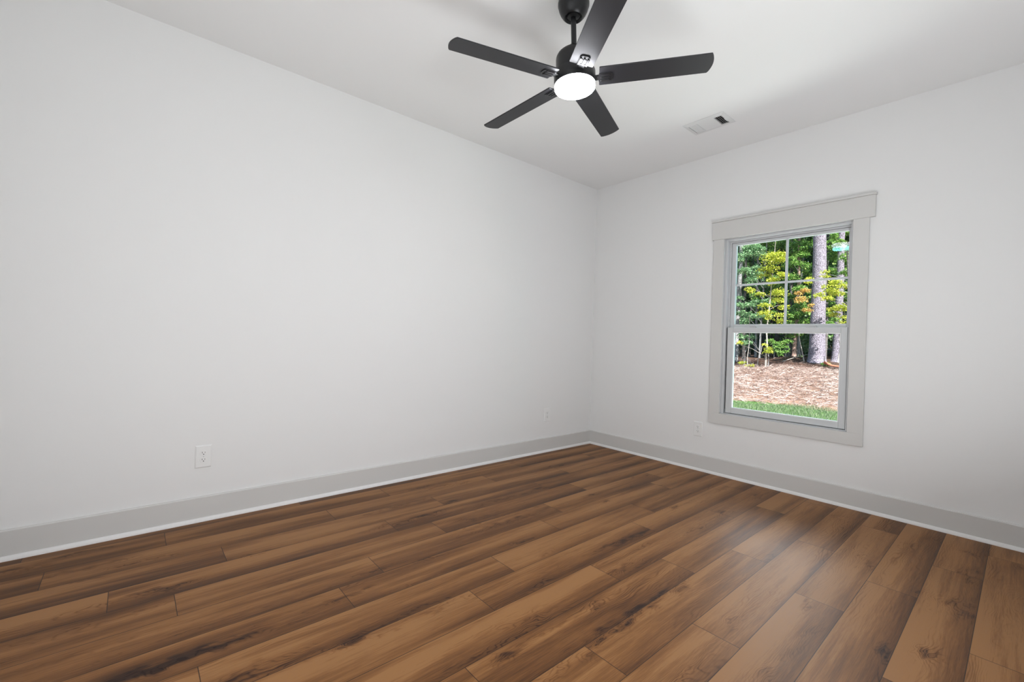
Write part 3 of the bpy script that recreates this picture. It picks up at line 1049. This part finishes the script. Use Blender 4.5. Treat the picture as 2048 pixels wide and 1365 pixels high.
tree('hardwood_sapling', 'dim green sapling filling the shade behind the yellow maple', 'tree', (-3.7, 17.4), None, 0.06, 0.015, B_dark, pts=[(-3.7, 17.4, gz(-3.7, 17.4) - 0.03), (-3.7, 17.4, 1.8), (-3.75, 17.4, 3.2), (-3.7, 17.4, 4.8), (-3.7, 17.4, 6.4)], crown=[(-4.16, 16.24, 5.18, 0.41), (-3.86, 17.02, 5.47, 0.31), (-4.37, 16.24, 5.62, 0.31), (-3.75, 16.11, 5.61, 0.35), (-3.86, 16.09, 3.05, 0.30), (-4.42, 16.32, 2.89, 0.31), (-3.59, 15.94, 2.02, 0.27), (-4.31, 16.36, 1.93, 0.28), (-3.72, 17.02, 3.76, 0.26), (-4.33, 15.80, 3.26, 0.25), (-3.83, 16.12, 1.82, 0.25), (-3.45, 16.53, 1.80, 0.25)], leaf=L_grn, size=0.071, dens=1.3)
tree('hardwood_sapling', 'bright green leafy spray in front of the second pale trunk', 'tree', (-0.9, 14.6), None, 0.03, 0.012, B_grey, pts=[(-0.9, 14.6, gz(-0.9, 14.6) - 0.03), (-0.9, 14.6, 1.8), (-0.92, 14.6, 3.2), (-1.0, 14.6, 4.6)], crown=[(-1.29, 14.61, 4.54, 0.23), (-1.13, 14.35, 4.64, 0.21), (-1.32, 14.38, 4.93, 0.17), (-1.13, 14.73, 4.27, 0.21), (-1.06, 14.76, 3.75, 0.19), (-1.39, 14.53, 3.93, 0.15), (-1.03, 14.90, 3.42, 0.17), (-1.26, 14.68, 2.12, 0.17), (-0.95, 14.35, 2.94, 0.16)], leaf=L_grn, size=0.059, dens=1.0)
tree('hardwood_sapling', 'bluish green sapling spreading behind the slim blue-grey trunk', 'tree', (-4.90, 16.90), None, 0.04, 0.012, B_dark, pts=[(-4.90, 16.90, gz(-4.90, 16.90) - 0.03), (-4.90, 16.90, 2.0), (-4.90, 16.90, 3.6), (-4.85, 16.90, 6.2)], crown=[(-4.12, 15.31, 2.92, 0.28), (-3.71, 15.21, 2.90, 0.28), (-4.68, 14.83, 3.95, 0.29), (-3.91, 14.89, 2.30, 0.20), (-4.30, 15.15, 4.78, 0.25), (-3.97, 14.57, 5.51, 0.21), (-4.38, 14.98, 2.25, 0.27), (-4.50, 14.87, 2.70, 0.21), (-4.10, 15.06, 5.19, 0.20), (-3.96, 15.52, 4.93, 0.22), (-3.79, 15.61, 2.44, 0.23), (-3.88, 15.70, 3.71, 0.27), (-4.46, 14.95, 2.16, 0.27), (-3.58, 14.98, 2.32, 0.22), (-4.37, 14.99, 5.07, 0.21), (-4.54, 14.54, 4.52, 0.25), (-4.62, 14.67, 3.13, 0.23)], leaf=L_blu, size=0.075, dens=1.0)
tree('hardwood_sapling', 'full leafed green sapling in the middle of the woods view', 'tree', (-3.30, 17.60), None, 0.04, 0.012, B_dark, pts=[(-3.30, 17.60, gz(-3.30, 17.60) - 0.03), (-3.30, 17.60, 2.0), (-3.30, 17.60, 3.6), (-3.25, 17.60, 6.2)], crown=[(-3.80, 16.24, 2.69, 0.25), (-3.74, 15.98, 3.95, 0.27), (-3.98, 15.92, 2.07, 0.20), (-3.48, 16.88, 2.62, 0.21), (-3.31, 16.33, 4.38, 0.26), (-4.00, 15.50, 5.55, 0.22), (-3.41, 17.23, 5.17, 0.28), (-3.27, 16.94, 2.24, 0.24), (-3.69, 15.97, 3.78, 0.28), (-4.04, 16.18, 2.96, 0.28), (-3.46, 16.96, 5.76, 0.30), (-4.17, 16.35, 4.57, 0.27), (-3.32, 16.84, 4.55, 0.29), (-3.63, 16.42, 4.63, 0.23), (-3.86, 15.70, 5.44, 0.21), (-3.52, 16.85, 2.03, 0.22), (-4.00, 15.94, 2.03, 0.25)], leaf=L_grn, size=0.075, dens=1.0)
tree('hardwood_sapling', 'full leafed green sapling close behind the large pine', 'tree', (-2.20, 17.00), None, 0.04, 0.012, B_dark, pts=[(-2.20, 17.00, gz(-2.20, 17.00) - 0.03), (-2.20, 17.00, 2.0), (-2.20, 17.00, 3.6), (-2.15, 17.00, 6.2)], crown=[(-2.74, 16.22, 4.78, 0.25), (-2.50, 16.84, 4.03, 0.24), (-2.96, 16.06, 2.29, 0.20), (-2.55, 16.05, 2.56, 0.20), (-2.32, 16.05, 2.15, 0.25), (-2.40, 16.21, 5.21, 0.23), (-2.74, 15.62, 2.52, 0.22), (-2.58, 16.07, 1.98, 0.27), (-2.43, 17.11, 4.06, 0.24), (-2.55, 16.71, 3.93, 0.22), (-2.72, 16.11, 5.09, 0.23), (-2.15, 16.29, 2.13, 0.25), (-2.55, 15.91, 4.35, 0.20), (-2.70, 15.85, 2.76, 0.27), (-2.64, 15.92, 2.74, 0.26), (-2.42, 16.18, 3.19, 0.26), (-2.73, 16.22, 3.07, 0.22)], leaf=L_grn, size=0.075, dens=1.0)
tree('hardwood_sapling', 'green sapling filling the view past the second pale trunk', 'tree', (-0.60, 17.20), None, 0.04, 0.012, B_dark, pts=[(-0.60, 17.20, gz(-0.60, 17.20) - 0.03), (-0.60, 17.20, 2.0), (-0.60, 17.20, 3.6), (-0.55, 17.20, 6.2)], crown=[(-1.91, 17.32, 2.88, 0.26), (-1.95, 16.74, 2.20, 0.25), (-1.73, 16.69, 5.53, 0.24), (-1.98, 16.57, 3.18, 0.23), (-1.54, 17.18, 3.29, 0.26), (-2.05, 17.26, 3.34, 0.27), (-1.62, 17.46, 4.41, 0.27), (-1.52, 17.35, 3.16, 0.28), (-1.52, 17.69, 3.81, 0.24), (-2.19, 17.12, 2.63, 0.29), (-1.78, 16.74, 3.11, 0.26), (-1.61, 16.87, 4.97, 0.26), (-1.83, 17.37, 3.26, 0.23), (-1.81, 17.52, 2.87, 0.26), (-1.65, 16.93, 5.50, 0.20), (-1.99, 17.44, 3.33, 0.22), (-1.69, 17.22, 3.37, 0.19)], leaf=L_grn, size=0.075, dens=1.0)
tree('bare_sapling', 'very thin pale stem rising straight between the blue-grey trunk and the maple', 'tree', (-3.09, 12.06), None, 0.014, 0.007, B_pale, pts=[(-3.09, 12.06, 0.45), (-3.10, 12.06, 0.74), (-3.07, 12.09, 1.16), (-3.07, 12.09, 1.50), (-3.08, 12.08, 2.18)])
tree('bare_sapling', 'crooked thin pale stem bending toward the maple stem', 'tree', (-2.79, 12.11), None, 0.013, 0.006, B_pale, pts=[(-2.79, 12.11, 0.48), (-2.78, 12.11, 0.70), (-2.77, 12.13, 0.79), (-2.70, 12.13, 0.94), (-2.67, 12.10, 1.12), (-2.63, 12.15, 1.21), (-2.58, 12.17, 1.28)])
tree('bare_sapling', 'thin pale stem leaning away from the foot of the large pine', 'tree', (-1.95, 14.00), None, 0.022, 0.011, B_pale, pts=[(-1.95, 14.00, 0.47), (-2.00, 13.94, 0.84), (-2.05, 13.89, 1.13), (-2.09, 13.84, 1.39), (-2.14, 13.79, 1.91)])
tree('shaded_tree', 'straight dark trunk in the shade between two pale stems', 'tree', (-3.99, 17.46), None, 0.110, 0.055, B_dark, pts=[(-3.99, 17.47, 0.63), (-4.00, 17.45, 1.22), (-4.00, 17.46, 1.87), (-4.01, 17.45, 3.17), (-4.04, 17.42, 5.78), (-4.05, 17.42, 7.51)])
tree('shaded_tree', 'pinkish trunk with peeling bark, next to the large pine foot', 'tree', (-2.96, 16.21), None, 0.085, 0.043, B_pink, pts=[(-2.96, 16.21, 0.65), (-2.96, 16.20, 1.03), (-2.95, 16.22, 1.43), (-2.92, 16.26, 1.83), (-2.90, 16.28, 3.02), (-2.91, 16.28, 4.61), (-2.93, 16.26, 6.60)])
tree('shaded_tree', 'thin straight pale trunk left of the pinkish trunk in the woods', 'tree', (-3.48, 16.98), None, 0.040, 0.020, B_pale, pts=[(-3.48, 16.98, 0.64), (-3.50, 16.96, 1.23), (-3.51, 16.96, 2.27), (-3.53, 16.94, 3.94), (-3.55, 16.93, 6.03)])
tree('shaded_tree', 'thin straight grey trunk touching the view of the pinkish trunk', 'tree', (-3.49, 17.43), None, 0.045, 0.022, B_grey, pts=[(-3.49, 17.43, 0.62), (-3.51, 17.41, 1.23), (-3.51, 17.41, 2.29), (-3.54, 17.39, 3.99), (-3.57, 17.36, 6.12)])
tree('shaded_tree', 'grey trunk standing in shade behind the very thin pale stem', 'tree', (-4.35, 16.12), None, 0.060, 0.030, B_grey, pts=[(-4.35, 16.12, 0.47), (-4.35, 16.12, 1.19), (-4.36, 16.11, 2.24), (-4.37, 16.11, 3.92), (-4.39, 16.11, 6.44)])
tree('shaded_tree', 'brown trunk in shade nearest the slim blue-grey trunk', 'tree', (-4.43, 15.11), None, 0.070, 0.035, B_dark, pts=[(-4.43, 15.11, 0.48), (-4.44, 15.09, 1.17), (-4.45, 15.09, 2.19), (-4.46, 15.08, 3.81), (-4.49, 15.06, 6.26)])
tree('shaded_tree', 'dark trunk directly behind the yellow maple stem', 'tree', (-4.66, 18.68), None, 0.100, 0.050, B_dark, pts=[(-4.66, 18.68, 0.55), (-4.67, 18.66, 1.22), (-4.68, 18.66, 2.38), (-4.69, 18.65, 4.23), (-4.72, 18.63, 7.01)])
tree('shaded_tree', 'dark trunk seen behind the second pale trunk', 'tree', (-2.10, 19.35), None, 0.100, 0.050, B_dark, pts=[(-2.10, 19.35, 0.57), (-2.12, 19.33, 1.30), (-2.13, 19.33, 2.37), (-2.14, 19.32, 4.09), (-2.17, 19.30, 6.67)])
tree('bare_sapling', 'bent grey stem in front of the second pale trunk', 'tree', (-1.18, 14.75), None, 0.016, 0.008, B_pale, pts=[(-1.17, 14.75, 0.60), (-1.17, 14.76, 0.88), (-1.14, 14.79, 1.17), (-1.17, 14.76, 1.43), (-1.15, 14.79, 1.86)])
tree('understory_shrub', 'yellow-green shrub hugging the foot of the maple stem', 'shrub', (-2.45, 12.05), None, 0.015, 0.006, B_grey, pts=[(-2.45, 12.05, 0.46), (-2.44, 12.06, 0.59), (-2.44, 12.05, 0.79)], crown=[(-2.42, 11.97, 1.02, 0.14), (-2.49, 11.97, 0.88, 0.12), (-2.50, 11.81, 1.13, 0.10), (-2.41, 12.11, 0.95, 0.10)], leaf=L_yel, size=0.050, dens=0.90)
tree('understory_shrub', 'low bright green shrub at the straw edge near the blue-grey trunk', 'shrub', (-3.17, 11.97), None, 0.015, 0.006, B_grey, pts=[(-3.17, 11.97, 0.48), (-3.16, 11.98, 0.62), (-3.16, 11.98, 0.82)], crown=[(-3.21, 12.05, 0.54, 0.12), (-3.11, 12.08, 0.50, 0.10), (-3.28, 11.93, 0.57, 0.08), (-2.94, 12.05, 0.49, 0.08)], leaf=L_yel, size=0.050, dens=0.90)
tree('understory_shrub', 'small green sprig growing at the base of the large pine', 'shrub', (-1.31, 13.67), None, 0.015, 0.006, B_grey, pts=[(-1.31, 13.67, 0.52), (-1.30, 13.68, 0.66), (-1.31, 13.68, 0.85)], crown=[(-1.28, 13.65, 0.59, 0.10), (-1.33, 13.52, 0.56, 0.08), (-1.19, 13.63, 0.58, 0.08)], leaf=L_grn, size=0.050, dens=0.90)
tree('understory_shrub', 'green shrub in the shade between the maple and the dark trunk', 'shrub', (-3.08, 14.38), None, 0.015, 0.006, B_grey, pts=[(-3.08, 14.38, 0.60), (-3.07, 14.39, 0.75), (-3.07, 14.39, 0.97)], crown=[(-3.11, 14.44, 0.92, 0.21), (-3.03, 14.50, 1.20, 0.21), (-3.14, 14.14, 1.34, 0.18), (-2.88, 14.43, 0.93, 0.16)], leaf=L_grn, size=0.050, dens=0.90)
tree('understory_shrub', 'pale green shrub behind the large pine on its far side', 'shrub', (-1.23, 15.76), None, 0.015, 0.006, B_grey, pts=[(-1.23, 15.76, 0.58), (-1.22, 15.78, 0.73), (-1.22, 15.77, 0.95)], crown=[(-1.23, 15.68, 0.82, 0.13), (-1.21, 15.75, 1.09, 0.13), (-1.30, 15.72, 1.27, 0.11)], leaf=L_grn, size=0.050, dens=0.90)
tree('understory_shrub', 'green shrub overhanging the slim blue-grey trunk', 'shrub', (-3.56, 13.05), None, 0.015, 0.006, B_grey, pts=[(-3.56, 13.05, 0.53), (-3.55, 13.06, 0.67), (-3.56, 13.06, 0.89)], crown=[(-3.58, 12.87, 1.30, 0.20), (-3.44, 12.96, 1.25, 0.17), (-3.66, 12.80, 1.44, 0.15), (-3.40, 13.18, 1.40, 0.15)], leaf=L_blu, size=0.050, dens=0.90)
tree('understory_shrub', 'leafy green shrub before the thin straight pale trunk', 'shrub', (-3.15, 15.83), None, 0.015, 0.006, B_grey, pts=[(-3.15, 15.83, 0.58), (-3.14, 15.84, 0.74), (-3.15, 15.83, 0.98)], crown=[(-3.22, 15.75, 1.21, 0.22), (-3.08, 15.79, 1.42, 0.22), (-3.12, 15.67, 1.02, 0.19), (-3.07, 16.03, 1.58, 0.19)], leaf=L_grn, size=0.050, dens=0.90)
tree('understory_shrub', 'low shrub at the far side of the brush mound', 'shrub', (-2.53, 15.47), None, 0.015, 0.006, B_grey, pts=[(-2.53, 15.47, 0.62), (-2.52, 15.48, 0.77), (-2.53, 15.48, 1.00)], crown=[(-2.56, 15.54, 0.73, 0.14), (-2.43, 15.51, 0.70, 0.12), (-2.58, 15.24, 0.66, 0.09)], leaf=L_grn, size=0.050, dens=0.90)


# scattered forest behind the first row
def forest_variant(seed, leaf, h, r, bark):
    rs = random.Random(seed)
    root = empty('forest_tree')
    mb = MB().tube([(0, 0, -0.1), (0.05, 0, h * 0.3), (-0.05, 0.08, h * 0.6), (0.05, 0, h)], [r, r * 0.85, r * 0.65, r * 0.2], 10)
    cr = []
    for i in range(26):
        z = h * (0.09 + 0.88 * rs.random())
        q = rs.uniform(0, 2 * PI)
        d = rs.uniform(0.3, 1.7)
        cr.append((d * math.cos(q), d * math.sin(q), z, rs.uniform(0.5, 0.95)))
        mb.tube([(0, 0, max(0.2, z - 0.4)), (d * math.cos(q), d * math.sin(q), z)], [0.02, 0.008], 4)
    mb.build('trunk', bark, root, auto=False)
    q, rn = leaves(cr, 0.16, 1.0)
    soup_mesh('foliage', q, rn, leaf, root)
    return root


PROTO = [forest_variant(1, L_dark, 9.0, 0.11, B_dark), forest_variant(2, L_grn, 8.0, 0.10, B_grey), forest_variant(3, L_dark, 11.0, 0.14, B_pink),
         forest_variant(4, L_blu, 7.0, 0.08, B_grey)]
LAB = ['dense dark green tree deep in the woods beyond the window', 'mid green leafy tree deep in the woods beyond the window',
       'tall dark tree with a brownish trunk deep in the woods', 'bluish green slender tree deep in the woods']
rs = random.Random(21)
used = [False] * 4
for row, (y0, n, x0, x1) in enumerate(((19.5, 9, -11, 5), (22.5, 10, -14, 7), (26, 12, -18, 9), (31, 14, -24, 12), (37, 16, -30, 16))):
    for i in range(n):
        x = x0 + (x1 - x0) * (i + 0.5) / n + rs.uniform(-0.5, 0.5)
        y = y0 + rs.uniform(-1.0, 1.0)
        k = rs.randrange(4)
        o = copy_tree(PROTO[k]) if used[k] else PROTO[k]
        used[k] = True
        o.location = (x, y, gz(x, y))
        o.rotation_euler = (0, 0, rs.uniform(0, 6.28))
        s = rs.uniform(0.85, 1.25)
        o.scale = (s, s, s)
        tag(o, LAB[k], 'tree', 'forest trees behind the wood edge, kind %s' % 'abcd'[k])


# slim trunks standing in the shade
slim = empty('shaded_sapling')
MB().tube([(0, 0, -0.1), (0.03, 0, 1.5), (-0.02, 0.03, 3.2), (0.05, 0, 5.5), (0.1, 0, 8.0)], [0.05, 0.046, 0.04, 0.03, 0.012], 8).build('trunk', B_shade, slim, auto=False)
for i in range(13):
    o = slim if i == 0 else copy_tree(slim)
    x, y = -8.5 + 9.5 * (i + rs.random()) / 13, rs.uniform(16.8, 19.0)
    o.location = (x, y, gz(x, y))
    o.rotation_euler = (0, 0, rs.uniform(0, 6.28))
    s = rs.uniform(0.7, 1.5)
    o.scale = (s, s, 1.0)
    tag(o, 'slim bare grey trunk standing in the shade of the woods', 'tree', 'slim trunks in the shade of the woods')


# grass blades, pine straw, sticks
def grass_patch():
    n = 60000
    x = rng.uniform(-3.2, 3.2, n)
    y = rng.uniform(3.6, 6.4, n)
    keep = y < 5.55 + 0.28 * np.sin(x * 1.3 + 0.6) + 0.15 * np.sin(x * 4.1) + rng.normal(0, 0.08, n)
    x, y = x[keep], y[keep]
    n = len(x)
    z = np.array([gz(a, b) for a, b in zip(x, y)])
    c = np.stack([x, y, z], 1)
    a = rng.uniform(0, 2 * PI, n)
    s = np.stack([np.cos(a), np.sin(a), np.zeros(n)], 1) * 0.0028
    hgt = rng.uniform(0.018, 0.05, (n, 1))
    ln = np.stack([rng.normal(0, 0.45, n), rng.normal(0, 0.45, n), np.ones(n)], 1) * hgt
    Q = np.stack([c - s, c + s, c + s * 0.3 + ln, c - s * 0.3 + ln], 1)
    o = soup_mesh('lawn_grass', Q, np.clip(rng.normal(0.5, 0.25, n), 0, 1), M_grass)
    tag(o, 'strip of short green grass nearest the window', 'grass', kind='stuff')


def straw_bed():
    n = 85000
    x = rng.uniform(-6.0, 3.0, n)
    y = 5.3 + 9.2 * rng.uniform(0, 1, n) ** 0.85
    keep = (y > 5.6 + 0.28 * np.sin(x * 1.3 + 0.6) + rng.normal(0, 0.12, n)) & ((y < 12.6) | (rng.uniform(0, 1, n) < 0.45))
    x, y = x[keep], y[keep]
    n = len(x)
    clump = np.sin(x * 5.1 + 2 * np.sin(y * 3.3)) * np.sin(y * 4.7 + 1.5 * np.sin(x * 4.1)) + 0.5 * np.sin(x * 13 + y * 9) * np.sin(y * 11 - x * 5)
    z = np.array([gz(a, b) for a, b in zip(x, y)]) + rng.uniform(0.0, 0.035, n) + 0.03 * np.clip(clump, -0.6, 1.2)
    c = np.stack([x, y, z], 1)
    a = rng.uniform(0, 2 * PI, n)
    L = rng.uniform(0.07, 0.17, (n, 1))
    d = np.stack([np.cos(a), np.sin(a), rng.normal(0.04, 0.22, n)], 1) * L
    s = np.stack([-np.sin(a), np.cos(a), rng.normal(0.5, 0.5, n)], 1) * 0.0034
    Q = np.stack([c - s, c + s, c + d + s * 0.5, c + d - s * 0.5], 1)
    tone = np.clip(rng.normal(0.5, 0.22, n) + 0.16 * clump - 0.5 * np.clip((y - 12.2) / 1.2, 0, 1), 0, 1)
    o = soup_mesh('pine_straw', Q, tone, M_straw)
    tag(o, 'bed of pinkish brown pine straw between the grass and the trees', 'pine straw', kind='stuff')


grass_patch()
straw_bed()


def stick(label, pts, r, m, name='fallen_branch'):
    P = [Vector((x, y, gz(x, y) + h)) for x, y, h in pts]
    B = P[0].copy()
    mb = MB().tube([q - B for q in P], [r * (1 - 0.5 * i / (len(P) - 1)) for i in range(len(P))], 7)
    o = mb.build(name, m, auto=False)
    o.location = B
    tag(o, label, 'branch')


stick('reddish fallen branch lying at the foot of the big pine', [(-1.28, 13.55, 0.16), (-1.05, 13.5, 0.08), (-0.6, 13.45, 0.06), (0.3, 13.4, 0.05)], 0.05, mat('red_wood', (0.42, 0.15, 0.09), 0.8), 'fallen_branch')
stick('thin pale stick leaning on the brush mound', [(-2.55, 13.6, 0.04), (-2.3, 13.8, 0.12), (-2.15, 14.0, 0.14), (-1.9, 14.3, 0.2)], 0.014, B_pale, 'fallen_stick')
stick('thin brown stick lying on the straw before the big pine', [(-1.75, 12.4, 0.03), (-1.4, 12.5, 0.06), (-1.0, 12.7, 0.09)], 0.012, B_pink, 'fallen_stick')
